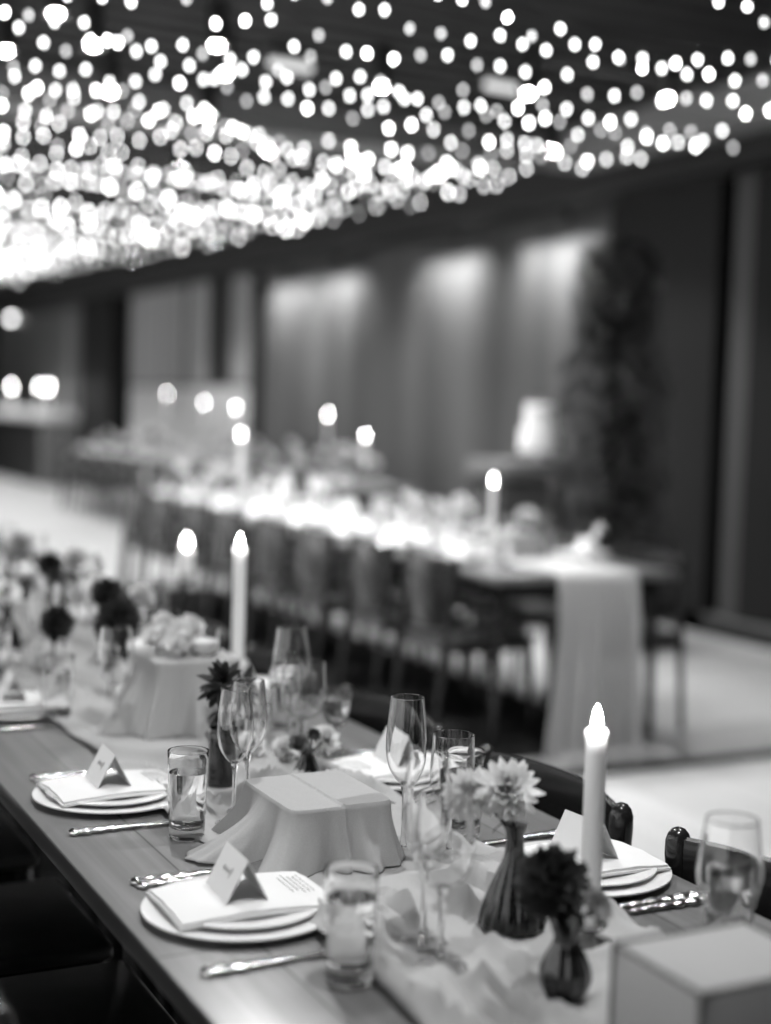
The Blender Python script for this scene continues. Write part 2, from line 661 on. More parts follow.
# ------------------------------------------------------------------ string lights
def build_bulb_mesh(mat, rad):
    bm = bmesh.new()
    bmesh.ops.create_icosphere(bm, subdivisions=2, radius=rad)
    for v in bm.verts:
        v.co.z *= 1.2
    me = bpy.data.meshes.new('bulb')
    bm.to_mesh(me)
    bm.free()
    me.materials.append(mat)
    for p in me.polygons:
        p.use_smooth = True
    return me
BULBS = [build_bulb_mesh(M[k], .0078) for k in ('bulb', 'bulb', 'bulbdim', 'bulbbright', 'bulb')]
BULBS_FAR = [build_bulb_mesh(M[k], .0110) for k in ('bulb', 'bulbdim', 'bulb', 'bulbbright', 'bulbdim')]
ns = 0
ys = 3.25
sy = .50
rs = random.Random(3)
while ys < 18.5:
    zE = 2.60 + (ys - 4.6) * .021
    xl = .2125 * ys - .7
    xr = 3.95 + rs.uniform(-.06, .06)
    t = thing('string_light', 'strand of small round string lights under the ceiling, %s from the near end' % ORD[ns], 'string lights',
              (xr, ys, zE), 0, 'strands of string lights')
    nseg = max(8, int((xr - xl) / .05))
    ph = rs.uniform(0, 6)
    sag = rs.uniform(.02, .08)
    def wp(x):
        s = (xr - x)
        return (x - xr, .05 * math.sin(s * 1.1 + ph) + .02 * math.sin(s * 5 + ph * 2), .10 * s * .35 - sag * math.sin(s * PI / 2.1) ** 2 + .02 * math.sin(s * 3.3 + ph))
    link('wire', TB([wp(xr - (xr - xl) * i / nseg) for i in range(nseg + 1)], .0022, seg=5), M['wire'], t)
    x = xr - .02
    cnt = 0
    while x > xl and cnt < 95:
        p = wp(x)
        b = bpy.data.objects.new('bulb', rs.choice(BULBS if ys < 8.5 else BULBS_FAR))
        COL.objects.link(b)
        b.parent = t
        b.location = (p[0], p[1] + rs.uniform(-.02, .02), p[2] - .014 - rs.uniform(0, .07))
        b.rotation_euler = (rs.uniform(-.6, .6), rs.uniform(-.6, .6), 0)
        x -= rs.uniform(.070, .108)
        cnt += 1
    ys += (.37 if ys < 8.5 else .62) * rs.uniform(.85, 1.15)
    ns += 1

# ------------------------------------------------------------------ tables
def dining_table(label, x0, x1, y0, y1, mid=0.0, zf=0.0):
    t = thing('dining_table', label, 'table', ((x0 + x1) / 2, (y0 + y1) / 2, 0))
    hx, hy = (x1 - x0) / 2, (y1 - y0) / 2
    link('tabletop', B(-hx, hx, -hy, hy, .718, .75, bev=.004), M['table'], t)
    link('apron', B(-hx + .06, hx - .06, -hy + .08, hy - .08, .65, .717), M['lacquer'], t)
    n = max(2, round((y1 - y0) / 2.4) + 1)
    for i in range(n):
        yy = -hy + .10 + (2 * hy - .20) * i / (n - 1)
        end = i in (0, n - 1)
        lx, mo, sl = (hx - .08, 0, .02) if end else (.032, mid, .004)
        for s in (-1, 1):
            link('leg', TB([(mo + s * lx, yy, .66), (mo + s * (lx + sl), yy, zf)], [.026, .017], seg=14), M['lacquer'], t)
    return t
T1X0, T1X1 = .549, 1.362
dining_table('long wooden banquet table with place settings in the foreground', T1X0, T1X1, .35, 7.4, -.10, .0045)
dining_table('second long banquet table behind the foreground one, runner hanging off its end', 3.10, 4.04, 5.10, 10.6, .02, .0045)
dining_table('third long banquet table, farthest, beside the metal panelled wall', 4.9, 5.82, 10.9, 19.5)

# ------------------------------------------------------------------ chairs (sitter looks along local +x; back at x=0)
def build_chair():
    t = thing('dining_chair', 'x', 'chair')
    # curved top rail
    bm = bmesh.new()
    rings = []
    n = 22
    for i in range(n + 1):
        u = -1 + 2 * i / n
        yy = .205 * u
        xx = -.028 + .045 * u * u
        nx, ny = Vector((1, -.44 * u, 0)).normalized().xy
        h0, h1 = .475 + .02 * abs(u) ** 2, .800 - .006 * u * u
        th = .009
        ring = []
        for k in range(12):
            a = 2 * PI * k / 12
            c, s = math.cos(a), math.sin(a)
            o = th * math.copysign(abs(c) ** .5, c)
            z = (h0 + h1) / 2 + (h1 - h0) / 2 * math.copysign(abs(s) ** .18, s)
            ring.append(bm.verts.new((xx + nx * o, yy + ny * o, z)))
        rings.append(ring)
    for a, b in zip(rings, rings[1:]):
        for k in range(12):
            bm.faces.new((a[k], a[(k + 1) % 12], b[(k + 1) % 12], b[k]))
    bm.faces.new(rings[0]); bm.faces.new(rings[-1][::-1])
    bmesh.ops.recalc_face_normals(bm, faces=bm.faces)
    link('backrest', bm, M['lacquer'], t)
    for s in (-1, 1):
        # rear leg rises to a rounded finial hugging the rail
        link('leg', TB([(-.05, s * .185, 0), (-.01, s * .195, .44), (.012, s * .205, .66), (.016, s * .212, .765), (.016, s * .212, .785), (.016, s * .212, .796), (.016, s * .212, .803), (.016, s * .212, .806)],
                       [.013, .017, .016, .020, .0195, .016, .010, .003], seg=20), M['lacquer'], t)
        link('leg', TB([(.43, s * .20, 0), (.41, s * .19, .425)], [.012, .018], seg=12), M['lacquer'], t)
    bm = bmesh.new()
    box(bm, 0.0, .44, -.205, .205, .425, .455, bev=.012, seg=3)
    link('seat', bm, M['seat'], t)
    bm = bmesh.new()
    for s in (-1, 1):
        box(bm, -.01, .42, s * .19 - .009, s * .19 + .009, .385, .424)
    box(bm, .40, .418, -.18, .18, .385, .424)
    box(bm, -.012, .006, -.18, .18, .385, .424)
    link('seat_frame', bm, M['lacquer'], t)
    return t
chair = Kind(build_chair)
k = 0
for yy in (1.52, 2.09, 2.70, 3.28, 3.89, 4.50, 5.11, 5.72, 6.33, 6.94):
    chair('black lacquered dining chair on the right side of the foreground table, %s from the camera' % ORD[k], (1.405, yy, .0045), PI, 'chairs at the foreground table')
    k += 1
k = 0
for yy in (1.26, 1.735, 2.21, 2.685, 3.25):
    chair('dark dining chair pushed under the left side of the foreground table, %s from the camera' % ORD[k], (.30, yy, .0045), 0, 'chairs at the foreground table')
    k += 1
for k in range(8):
    yy = 5.55 + k * .62
    chair('dark chair on the near side of the second table, %s from its runner end' % ORD[k], (3.02 + .02 * (k % 2), yy, .0045), 0, 'chairs at the second table')
    chair('dark chair on the wall side of the second table, %s from its runner end' % ORD[k], (4.16, yy - (.10 if k == 0 else 0), 0), PI, 'chairs at the second table')
for k in range(11):
    yy = 11.3 + k * .72
    chair('dark chair on the near side of the farthest table, %s from its near end' % ORD[k], (4.80, yy, 0), 0, 'chairs at the farthest table')

# ------------------------------------------------------------------ tableware
def plate_prof(R, h, t=.004):
    return [(0, .002), (R * .55, 0.0), (R * .60, .0), (R * .68, h * .50), (R * .97, h), (R, h + .001), (R * 1.0, h + t * .8),
            (R * .97, h + t), (R * .70, h * .55 + t), (R * .60, t + .002), (0, t + .002)]
def build_plate(R, h, name, cat):
    def f():
        o = link(name, LZ(plate_prof(R, h), 64), M['china'])
        return tag(o, 'x', cat)
    return Kind(f)
charger = build_plate(.131, .009, 'dinner_plate', 'plate')
splate = build_plate(.108, .008, 'salad_plate', 'plate')

def build_napkin():
    t = thing('folded_napkin', 'x', 'napkin')
    bm = bmesh.new()
    nx, ny = 30, 16
    for layer, (sx, sy, z) in enumerate(((.110, .076, 0.0), (.107, .073, .0042))):
        g0 = []
        for i in range(nx + 1):
            col = []
            for j in range(ny + 1):
                u, v = i / nx * 2 - 1, j / ny * 2 - 1
                d = max(0, math.hypot(abs(u), abs(v) * .9) - .75) * .022
                col.append(bm.verts.new((u * sx, v * sy, z + .004 - d * .6 + .0012 * noise.noise(Vector((u * 3, v * 3, layer))))))
            g0.append(col)
        low = [[bm.verts.new((v.co.x, v.co.y, v.co.z - .0038)) for v in c] for c in g0]
        for i in range(nx):
            for j in range(ny):
                bm.faces.new((g0[i][j], g0[i + 1][j], g0[i + 1][j + 1], g0[i][j + 1]))
                bm.faces.new((low[i][j], low[i][j + 1], low[i + 1][j + 1], low[i + 1][j]))
        for i in range(nx):
            bm.faces.new((g0[i][0], low[i][0], low[i + 1][0], g0[i + 1][0]))
            bm.faces.new((g0[i][ny], g0[i + 1][ny], low[i + 1][ny], low[i][ny]))
        for j in range(ny):
            bm.faces.new((g0[0][j], g0[0][j + 1], low[0][j + 1], low[0][j]))
            bm.faces.new((g0[nx][j], low[nx][j], low[nx][j + 1], g0[nx][j + 1]))
    bmesh.ops.recalc_face_normals(bm, faces=bm.faces)
    clo = link('cloth', bm, M['napkin'], t)
    # printed menu lines near one end: too soft in the picture to read
    bm = bmesh.new()
    r = random.Random(5)
    for i in range(5):
        x = .062 + i * .0075
        y = -.035 + r.uniform(0, .01)
        while y < .03:
            l = r.uniform(.006, .014)
            tube(bm, [(x + .0008 * math.sin(j * 2.1 + i), y + l * j / 5, .0092 - max(0, x / .102 - .70) * .008) for j in range(6)], .0005, seg=4)
            y += l + .003
    link('printed_lines', bm, M['ink'], clo)
    return t
napkin = Kind(build_napkin)

def build_card():
    t = thing('place_card', 'x', 'place card')
    W, H, a = .045, .062, math.radians(62)
    dx = H * math.cos(a)
    hz = H * math.sin(a)
    bm = bmesh.new()
    th = .0008
    pr = [(-dx, 0), (0, hz), (dx, 0), (dx - th * 2, 0), (0, hz - th * 3), (-dx + th * 2, 0)]
    f0 = [bm.verts.new((p[0], -W, p[1])) for p in pr]
    f1 = [bm.verts.new((p[0], W, p[1])) for p in pr]
    for i in range(6):
        bm.faces.new((f0[i], f0[(i + 1) % 6], f1[(i + 1) % 6], f1[i]))
    bm.faces.new((f0[0], f0[1], f0[4], f0[5])); bm.faces.new((f0[1], f0[2], f0[3], f0[4]))
    bm.faces.new((f1[5], f1[4], f1[1], f1[0])); bm.faces.new((f1[4], f1[3], f1[2], f1[1]))
    bmesh.ops.recalc_face_normals(bm, faces=bm.faces)
    cd = link('card', bm, M['paper'], t, smooth=False)
    bm = bmesh.new()
    for s in (-1,):
        pts = []
        for i in range(130):
            u = i / 129
            yy = (.5 - u) * .040
            q = .55 + .055 * math.sin(u * 52) * (2.2 if u < .14 else .8 + .5 * math.sin(u * 17))
            yy = (.5 - u) * .034 + .0013 * math.cos(u * 52)
            pts.append((s * (dx * (1 - q) + .0006), -s * yy * -1, hz * q + .0003))
        tube(bm, pts, .00035, seg=4)
    link('handwriting', bm, M['ink'], cd)
    return t
card = Kind(build_card)

def cutlery_handle(bm, x0, x1, z=.004, ornate=1.0):
    n = 60
    pts, rad = [], []
    for i in range(n + 1):
        u = i / n
        w_ = .0120 - .0055 * u + .0024 * math.sin(u * 34) * (1 - u) * ornate
        if u < .06:
            w_ *= .5 + u / .12
        pts.append((x0 + (x1 - x0) * u, 0, z))
        rad.append(w_)
    f0 = len(bm.verts)
    tube(bm, pts, rad, seg=16, flat=.50)
    bm.verts.ensure_lookup_table()
    for v in list(bm.verts)[f0:]:
        k = noise.noise(Vector((v.co.x * 260, v.co.y * 300, v.co.z * 200)))
        v.co.z += .0011 * k * ornate
        v.co.y += .0008 * k * ornate
def build_knife():
    t = thing('dinner_knife', 'x', 'knife')
    bm = bmesh.new(); cutlery_handle(bm, -.11, .01)
    link('handle', bm, M['silver'], t)
    bm = bmesh.new()
    pts = [(.01 + .115 * i / 14, 0, .004) for i in range(15)]
    tube(bm, pts, [.0045 + .005 * math.sin(min(1, i / 9) * PI / 2) - (max(0, i - 10) * .0021) for i in range(15)], seg=10, flat=.16)
    link('blade', bm, M['silver'], t)
    return t
def build_fork():
    t = thing('dinner_fork', 'x', 'fork')
    bm = bmesh.new(); cutlery_handle(bm, -.10, .035)
    link('handle', bm, M['silver'], t)
    bm = bmesh.new()
    for q in (-1.5, -.5, .5, 1.5):
        tube(bm, [(.055, q * .0055 * .7, .004), (.066, q * .0062, .003), (.085, q * .0062, .004), (.105, q * .0058, .009)], [.0026, .0019, .0016, .0008], seg=6)
    tube(bm, [(.03, 0, .004), (.045, 0, .0045), (.058, 0, .004), (.066, 0, .0035)], [.004, .006, .0115, .011], seg=12, flat=.25)
    link('head', bm, M['silver'], t)
    return t
def build_spoon():
    t = thing('spoon', 'x', 'spoon')
    bm = bmesh.new(); cutlery_handle(bm, -.10, .03)
    link('handle', bm, M['silver'], t)
    link('bowl', TB([(.028, 0, .0045), (.045, 0, .0045), (.06, 0, .004), (.075, 0, .004), (.088, 0, .0045), (.096, 0, .006)], [.004, .012, .018, .0195, .014, .003], seg=18, flat=.2), M['silver'], t)
    return t
knife, fork, spoon = Kind(build_knife), Kind(build_fork), Kind(build_spoon)

def hollow(outer, th=.0011, floor_z=None, base_r=None):
    """outer (r,z) from bowl bottom up to the rim -> closed double wall appended inside"""
    inner = [(max(0, r - th), z) for r, z in outer if floor_z is None or z >= floor_z]
    inner = inner[::-1]
    return inner
def build_water():
    t = thing('water_glass', 'x', 'glass')
    h = .138
    out = [(0, 0), (.024, 0), (.0265, .002), (.0275, .006)] + [(.0275 + .005 * (i / 12), .006 + (h - .006) * i / 12) for i in range(1, 13)]
    inn = [(.0325 - .0014 - .004 * (i / 12), h - (h - .022) * i / 12) for i in range(13)] + [(.020, .0175), (.010, .0165), (0, .0165)]
    link('glass_wall', LZ(out + [(.0320, h + .0007)] + inn, 56), M['glass'], t)
    lv = .105
    link('water', LZ([(0, .0180), (.010, .0180), (.0205, .0192), (.0262, .024)] + [(.0263 + .0030 * i / 6, .024 + (lv - .024) * i / 6) for i in range(1, 7)] + [(0, lv)], 48), M['water'], t)
    return t
def stem_glass(name, label_cat, bowl, stem_h, base_r, stem_r=.0034, liquid=None):
    """bowl: list of (r,z) above the stem; closed double-wall lathe"""
    def f():
        t = thing(name, 'x', label_cat)
        zb = bowl[0][1]
        foot = [(0, .0), (base_r, 0), (base_r + .0006, .0012), (base_r * .7, .0038), (base_r * .3, .0075), (.0062, .013), (stem_r + .0006, .024), (stem_r, .05)]
        stem = [(stem_r, zb - .03), (stem_r + .0008, zb - .012), (.0066, zb - .003)]
        ob = smooth_prof(bowl, 6)
        inner = [(max(0.0, r - .0012 - (.0006 if i < 4 else 0)), z + (.004 if i < 3 else 0)) for i, (r, z) in enumerate(ob)][2:]
        rim = [(ob[-1][0] - .0006, ob[-1][1] + .0006)]
        inn = inner[::-1] + [(0, inner[0][1] - .0005)]
        link('foot', LZ(foot[:6] + [(0, .0131)], 40), M['thinglass'], t)
        link('stem', LZ([(0, .0133), (.0060, .0134)] + foot[6:] + stem + [(.0040, zb + .0015), (0, zb + .0015)], 28), M['glass'], t)
        link('bowl', LZ([(0, zb + .0018)] + [(.006, zb + .0018)] + ob[1:] + rim + inn, 52), M['glass'], t)
        if liquid:
            lm, lz = liquid
            lp = [(max(0, r - .0006), z + .0004) for r, z in inner if z < lz]
            link('drink', LZ([(0, lp[0][1])] + lp + [(0, lp[-1][1])], 40), lm, t)
        return t
    return Kind(f)
flute = stem_glass('champagne_flute', 'glass', [(.005, .108), (.014, .116), (.0255, .135), (.0305, .16), (.0302, .19), (.0270, .222), (.0250, .242)], .1, .031)
winegl = stem_glass('wine_glass', 'glass', [(.005, .098), (.018, .103), (.031, .118), (.0375, .142), (.0365, .17), (.0330, .198), (.0305, .216)], .1, .033)
winesm = stem_glass('wine_glass', 'glass', [(.005, .078), (.018, .083), (.030, .098), (.0335, .120), (.0330, .145), (.0318, .170), (.0312, .188)], .1, .031)
goblet = stem_glass('filled_glass', 'glass', [(.005, .050), (.016, .054), (.025, .066), (.029, .085), (.030, .105), (.030, .124)], .1, .03, liquid=(M['wine'], .108))
water = Kind(build_water)

def setting(table_word, side, ordinal, x, y, face, full=True, seed=0, z=.7505, cardon=True):
    """one place: face=+1 when the diner sits on the low-x side"""
    r = random.Random(seed)
    g1 = 'place settings on the ' + table_word
    at = '%s place, %s side of %s' % (ordinal, side, table_word)
    charger('large white dinner plate, ' + at, (x, y, z), 0, g1)
    splate('white salad plate stacked on a dinner plate, ' + at, (x + r.uniform(-.002, .002), y, z + .0085), 0, g1)
    nz = z + .0215
    napkin('folded white napkin on the plates, ' + at, (x + face * .004, y + r.uniform(-.006, .006), nz), (0 if face > 0 else PI) + r.uniform(-.08, .08), g1)
    if cardon:
        card('white tent place card on the napkin, ' + at, (x - face * .004, y + .004, nz + .0088), (0 if face > 0 else PI) + r.uniform(-.1, .12), g1)
    if full:
        rz = 0 if face > 0 else PI
        knife('ornate silver knife beside the plates, ' + at, (x - face * .010, y - face * .180, z), rz + .03, g1)
        fork('ornate silver fork beside the plates, ' + at, (x + face * .004, y + face * .147, z), rz - .02, g1)
        fork('outer ornate silver fork, ' + at, (x + face * .0, y + face * .168, z), rz + .02, g1)

TW = 'foreground table'
LY = [1.782, 2.392, 3.14, 3.78, 4.39, 5.0, 5.61, 6.22]
for i, yy in enumerate(LY):
    setting(TW, 'left', ORD[i], .702, yy, 1, full=i < 5, seed=i)
RY = [1.752, 2.355, 3.17, 3.78, 4.39, 5.0, 5.61]
for i, yy in enumerate(RY):
    setting(TW, 'right', ORD[i], 1.229, yy, -1, full=i < 4, seed=20 + i)

# water glasses along the left, in line with the knives
for i, (x, y) in enumerate([(.735, 1.512), (.748, 2.132), (.769, 3.02), (.755, 3.55), (.755, 4.15), (.755, 4.77), (.755, 5.4)]):
    water('tall clear glass of water, %s along the left side of the foreground table' % ORD[i], (x, y, .7505), i * .7, 'water glasses')

# ------------------------------------------------------------------ gauze runner (crumpled down the middle of the table)
ON = .7545           # height at which things stand on the runner
flat_spots = [(.856, 1.509, .05), (.873, 1.581, .05), (.995, 1.593, .06), (.945, 1.375, .05), (1.075, 1.512, .06), (1.018, 1.92, .05),
              (1.074, 1.87, .05), (.905, 2.40, .06), (1.06, 2.40, .05), (.84, 2.16, .05), (.88, 2.235, .05), (1.108, 2.547, .05),
              (.90, 2.0, .20), (1.0, 2.9, .21), (.94, 1.10, .14), (1.13, 1.31, .05), (1.10, 2.62, .05)]
def runner_h(x, y, cx):
    v = Vector((x * 5 + y * 1.6, y * 2.2 - x * 2.5, 0))
    v += Vector((noise.noise(v * .8), noise.noise(v * .8 + Vector((5, 2, 1))), 0)) * 1.1
    a = 1 - abs(noise.noise(Vector((v.x * 1.7, v.y * .75, 3.1)))) * 2.2
    b = 1 - abs(noise.noise(Vector((v.x * 4.2, v.y * 1.6, 8.4)))) * 2.2
    c = 1 - abs(noise.noise(Vector((v.x * 9.5, v.y * 3.5, 1.4)))) * 2.0
    h = max(0, a) ** 1.5 * .030 + max(0, b) ** 2 * .013 + max(0, c) * .0025
    m = 1.0
    for fx, fy, fr in flat_spots:
        d = math.hypot(x - fx, y - fy)
        t = min(1, max(0, (d - fr * .75) / (fr * .8)))
        m = min(m, t * t * (3 - 2 * t))
    return h * m
def make_runner(x_mid, half, y0, y1, dx=.0075, zt=.7512):
    bm = bmesh.new()
    nx = int(2 * half / dx)
    ny = int((y1 - y0) / (dx * 1.3))
    prev = None
    for j in range(ny + 1):
        y = y0 + (y1 - y0) * j / ny
        l = x_mid - half + .022 * noise.noise(Vector((y * 2.1, 0, 1))) + .014 * noise.noise(Vector((y * 8, 0, 7)))
        r_ = x_mid + half + .022 * noise.noise(Vector((y * 2.3, 4, 1))) + .014 * noise.noise(Vector((y * 8, 9, 7)))
        row = []
        for i in range(nx + 1):
            u = i / nx
            x = l + (r_ - l) * u
            edge = min(1, min(u, 1 - u) * 18)
            row.append(bm.verts.new((x, y, zt + .0015 + runner_h(x, y, x_mid) * (.35 + .65 * edge))))
        if prev:
            for i in range(nx):
                bm.faces.new((prev[i], prev[i + 1], row[i + 1], row[i]))
        prev = row
    return bm
o = link('table_runner', make_runner(.955, .20, .40, 7.3), M['gauze'])
sol = o.modifiers.new('thickness', 'SOLIDIFY'); sol.thickness = .0008; sol.offset = 1
tag(o, 'crumpled pale gauze runner down the middle of the foreground table', 'table runner')

def drape(name, label, x0, x1, y0, y1, h, seed, flares=(), base_flare=.03, z0=.7535, cat='draped box', loft=34, ridge=None):
    """a square riser box covered by a loose gauze cloth that flares at its foot"""
    t = thing(name, label, cat, ((x0 + x1) / 2, (y0 + y1) / 2, z0))
    hx, hy = (x1 - x0) / 2, (y1 - y0) / 2
    N = 480
    bm = bmesh.new()
    def rect(a, gx, gy, p=14.0):
        c, s = math.cos(a), math.sin(a)
        return 1 / ((abs(c) / gx) ** p + (abs(s) / gy) ** p) ** (1 / p)
    rings = []
    for k in range(24):            # top, from the centre outwards
        f = (k + 1) / 24
        rings.append([(a, rect(a, hx, hy) * f, h + .0006 * noise.noise(Vector((math.cos(a) * f * 5, math.sin(a) * f * 5, seed)))) for a in [2 * PI * i / N for i in range(N)]])
    for k in range(1, loft + 1):
        tt = k / loft
        ring = []
        for i in range(N):
            a = 2 * PI * i / N
            c, s = math.cos(a), math.sin(a)
            n1 = noise.noise(Vector((c * 2.2, s * 2.2, seed)))
            n2 = noise.noise(Vector((c * 4.2, s * 4.2, seed + 3)))
            n3 = noise.noise(Vector((c * 9 + tt, s * 9, seed + 6)))
            corner = (min(abs(c) / hx, abs(s) / hy) / max(abs(c) / hx, abs(s) / hy)) ** 5
            fl = base_flare * (1 + 1.3 * n1) + .024 * n2 + .007 * n3 + .022 * corner
            fl = max(.004, fl)
            for fa, fs, fw in flares:
                d = (a - fa + PI) % (2 * PI) - PI
                fl += fs * math.exp(-(d / fw) ** 2)
            r = rect(a, hx, hy, 14 - 10 * tt) + .002 + fl * tt ** 1.7 + (.005 * n2 + .0012 * n3) * tt ** .7
            z = h * (1 - tt ** 1.02)
            if tt > .86:
                z = max(0, z) 
            ring.append((a, r, max(.0006, z + .003 * n3 * tt)))
        rings.append(ring)
    vr = [[bm.verts.new((r * math.cos(a), r * math.sin(a), z)) for a, r, z in ring] for ring in rings]
    cvt = bm.verts.new((0, 0, h))
    if ridge is not None:
        for ring in vr:
            for v in ring:
                dx = v.co.x - ridge * hx
                if v.co.y < hy * .98:
                    k = 1 / (1 + math.exp(-dx / .0012))
                    v.co.z += .0016 * k + .0022 * math.exp(-(dx / .0025) ** 2) * (1 if v.co.z > h * .9 else .2)
                    if v.co.z < h * .98:
                        v.co.y -= .0018 * k + .003 * math.exp(-(dx / .003) ** 2)
    for i in range(N):
        bm.faces.new((cvt, vr[0][i], vr[0][(i + 1) % N]))
    for a, b in zip(vr, vr[1:]):
        for i in range(N):
            j = (i + 1) % N
            bm.faces.new((a[i], b[i], b[j], a[j]))
    bmesh.ops.recalc_face_normals(bm, faces=bm.faces)
    c = link('cloth_cover', bm, M['gauze'], t)
    s = c.modifiers.new('thickness', 'SOLIDIFY'); s.thickness = .0008; s.offset = 1
    return t, hx, hy
t, hx, hy = drape('draped_riser', 'low square box draped in pale gauze at the centre of the foreground table', .828, .990, 1.905, 2.10, .090, 2.0,
                  flares=[(PI * .97, .085, .34), (PI * 1.25, .04, .2)], ridge=.0)
drape('draped_riser', 'taller gauze-draped box below the far taper candle with white blossoms on top', .915, 1.095, 2.80, 3.00, .148, 5.0,
      flares=[(PI * 1.06, .085, .3), (PI * 1.5, .03, .3)], base_flare=.024)

# hard-edged covered box at the near corner
t = thing('covered_riser', 'blurred grey fabric-covered box with darker seams at the bottom right corner', 'box', (.945, 1.10, ON))
link('cover', B(-.083, .083, -.068, .068, 0, .146, bev=.003), M['crate'], t)
bm = bmesh.new()
for s in (-1, 1):
    tube(bm, [(-.083, s * .068, .146), (.083, s * .068, .146)], .0028, seg=8)
    tube(bm, [(s * .083, -.068, .146), (s * .083, .068, .146)], .0028, seg=8)
    for q in (-1, 1):
        tube(bm, [(s * .083, q * .068, .003), (s * .083, q * .068, .146)], .0028, seg=8)
link('seam_piping', bm, M['piping'], t)

# ------------------------------------------------------------------ candles
def candle_build(L, r=.0135, holder=True, hz=.0):
    def f():
        t = thing('taper_candle', 'x', 'candle')
        z = 0
        if holder:
            link('candle_holder', LZ([(0, 0), (.030, 0), (.032, .003), (.010, .008), (.006, .012), (.006, hz - .014), (.013, hz - .010), (.022, hz - .004), (.023, hz - .001), (.0145, hz), (.0145, hz - .004), (0, hz - .004)], 32), M['brass'], t)
            z = hz - .003
        pr = [(0, z), (r * .97, z), (r, z + .01), (r, z + L - .012), (r * 1.12, z + L - .006), (r * 1.12, z + L - .002), (r * .9, z + L + .001), (r * .7, z + L - .004), (r * .3, z + L - .006), (0, z + L - .006)]
        wx = link('wax', LZ(pr, 32), M['wax'], t)
        zf = z + L - .004
        link('flame', LZ([(0, zf), (.0045, zf + .003), (.0068, zf + .010), (.0070, zf + .016), (.0052, zf + .025), (.0026, zf + .032), (0, zf + .037)], 20), M['flame'], wx)
        return t
    return Kind(f)
candleA = candle_build(.255, .0135, True, .025)
candleA('lit white taper candle standing in front of the near right place', (1.075, 1.512, ON - .002), 0)
candleB = candle_build(.280, .0155, True, .052)
candleB('lit tall white taper candle behind the gauze-draped box', (1.285, 3.317 - .0, .7505), 0)

# votives
def build_votive():
    t = thing('votive_candle', 'x', 'candle')
    link('cup', LZ([(0, 0), (.026, 0), (.031, .01), (.033, .055), (.031, .055), (.029, .012), (.024, .006), (0, .006)], 32), M['glass'], t)
    link('wax', LZ([(0, .0065), (.023, .0065), (.0275, .013), (.028, .030), (0, .030)], 24), M['wax'], t)
    return t
votive = Kind(build_votive)
votive('unlit glass votive on the taller gauze-draped box', (1.035, 2.86, .9035), 0)

# ------------------------------------------------------------------ glasses of the foreground
winegl('tall wine glass, nearer of the blurred pair before the low draped box', (.856, 1.509, ON), 0)
flute('champagne flute beside the blurred near wine glass', (.873, 1.585, ON), 0)
flute('empty champagne flute in sharp focus right of the low draped box', (1.018, 1.92, ON), 0)
winesm('short-stemmed wine glass just right of the sharp flute', (1.080, 1.885, ON), 0)
water('clear glass of water behind the short wine glass', (1.159, 1.985, .7505), 0)
flute('champagne flute, left of the pair behind the low draped box', (.838, 2.165, ON), 0, scale=(.95, .95, .91))
flute('champagne flute, right of the pair behind the low draped box', (.882, 2.222, ON), 0, scale=(1.02, 1.02, .91))
winesm('wide wine glass in front of the flute near the far taper candle', (1.112, 2.52, ON), 0, scale=(1.28, 1.28, 1))
flute('champagne flute behind the wide wine glass', (1.120, 2.60, ON), 0, scale=(1.2, 1.2, 1))
goblet('stemmed glass of pale drink at the right place behind', (1.205, 2.57, .7505), 0)
water('clear glass of water beyond the pale drink', (1.165, 2.74, .7505), 0)
winegl('blurred wine glass at the right edge of the picture', (1.120, 1.300, .7505), 0)
water('blurred glass of water at the right edge of the picture', (1.19, 1.38, .7505), 0)

# ------------------------------------------------------------------ vases and flowers
def vase(name, label, prof, mat, loc, seg=36, th=.002, flutes=0, group=None):
    outer = smooth_prof(prof, 6)
    inner = [(max(0, r - th), z) for r, z in outer[3:]][::-1]
    bm = LZ([(0, prof[0][1])] + outer + [(outer[-1][0] - th / 2, outer[-1][1] + .0008)] + inner + [(0, inner[-1][1] + .001)], seg)
    if flutes:
        for v in bm.verts:
            a = math.atan2(v.co.y, v.co.x)
            k = 1 + .045 * math.cos(a * flutes)
            v.co.x *= k; v.co.y *= k
    o = link(name, bm, mat, None, True, loc)
    return tag(o, label, 'vase', group)
def petal(bm, base, d, upv, L, W, curl=.5, tip=.25, n=5, cup=.25):
    d = d.normalized()
    side = d.cross(upv)
    if side.length < 1e-4:
        side = d.orthogonal()
    side.normalize()
    nn = side.cross(d).normalized()
    p = Vector(base)
    rows = []
    for i in range(n + 1):
        t = i / n
        w_ = W * (math.sin(PI * min(1, (t * .80 + .12))) ** .8) if i < n else W * tip
        c = p
        rows.append([bm.verts.new(c - side * w_ + nn * cup * w_), bm.verts.new(c), bm.verts.new(c + side * w_ + nn * cup * w_)])
        dd = (d * math.cos(curl * t) + nn * math.sin(curl * t))
        p = p + dd * (L / n)
    for a, b in zip(rows, rows[1:]):
        bm.faces.new((a[0], a[1], b[1], b[0]))
        bm.faces.new((a[1], a[2], b[2], b[1]))
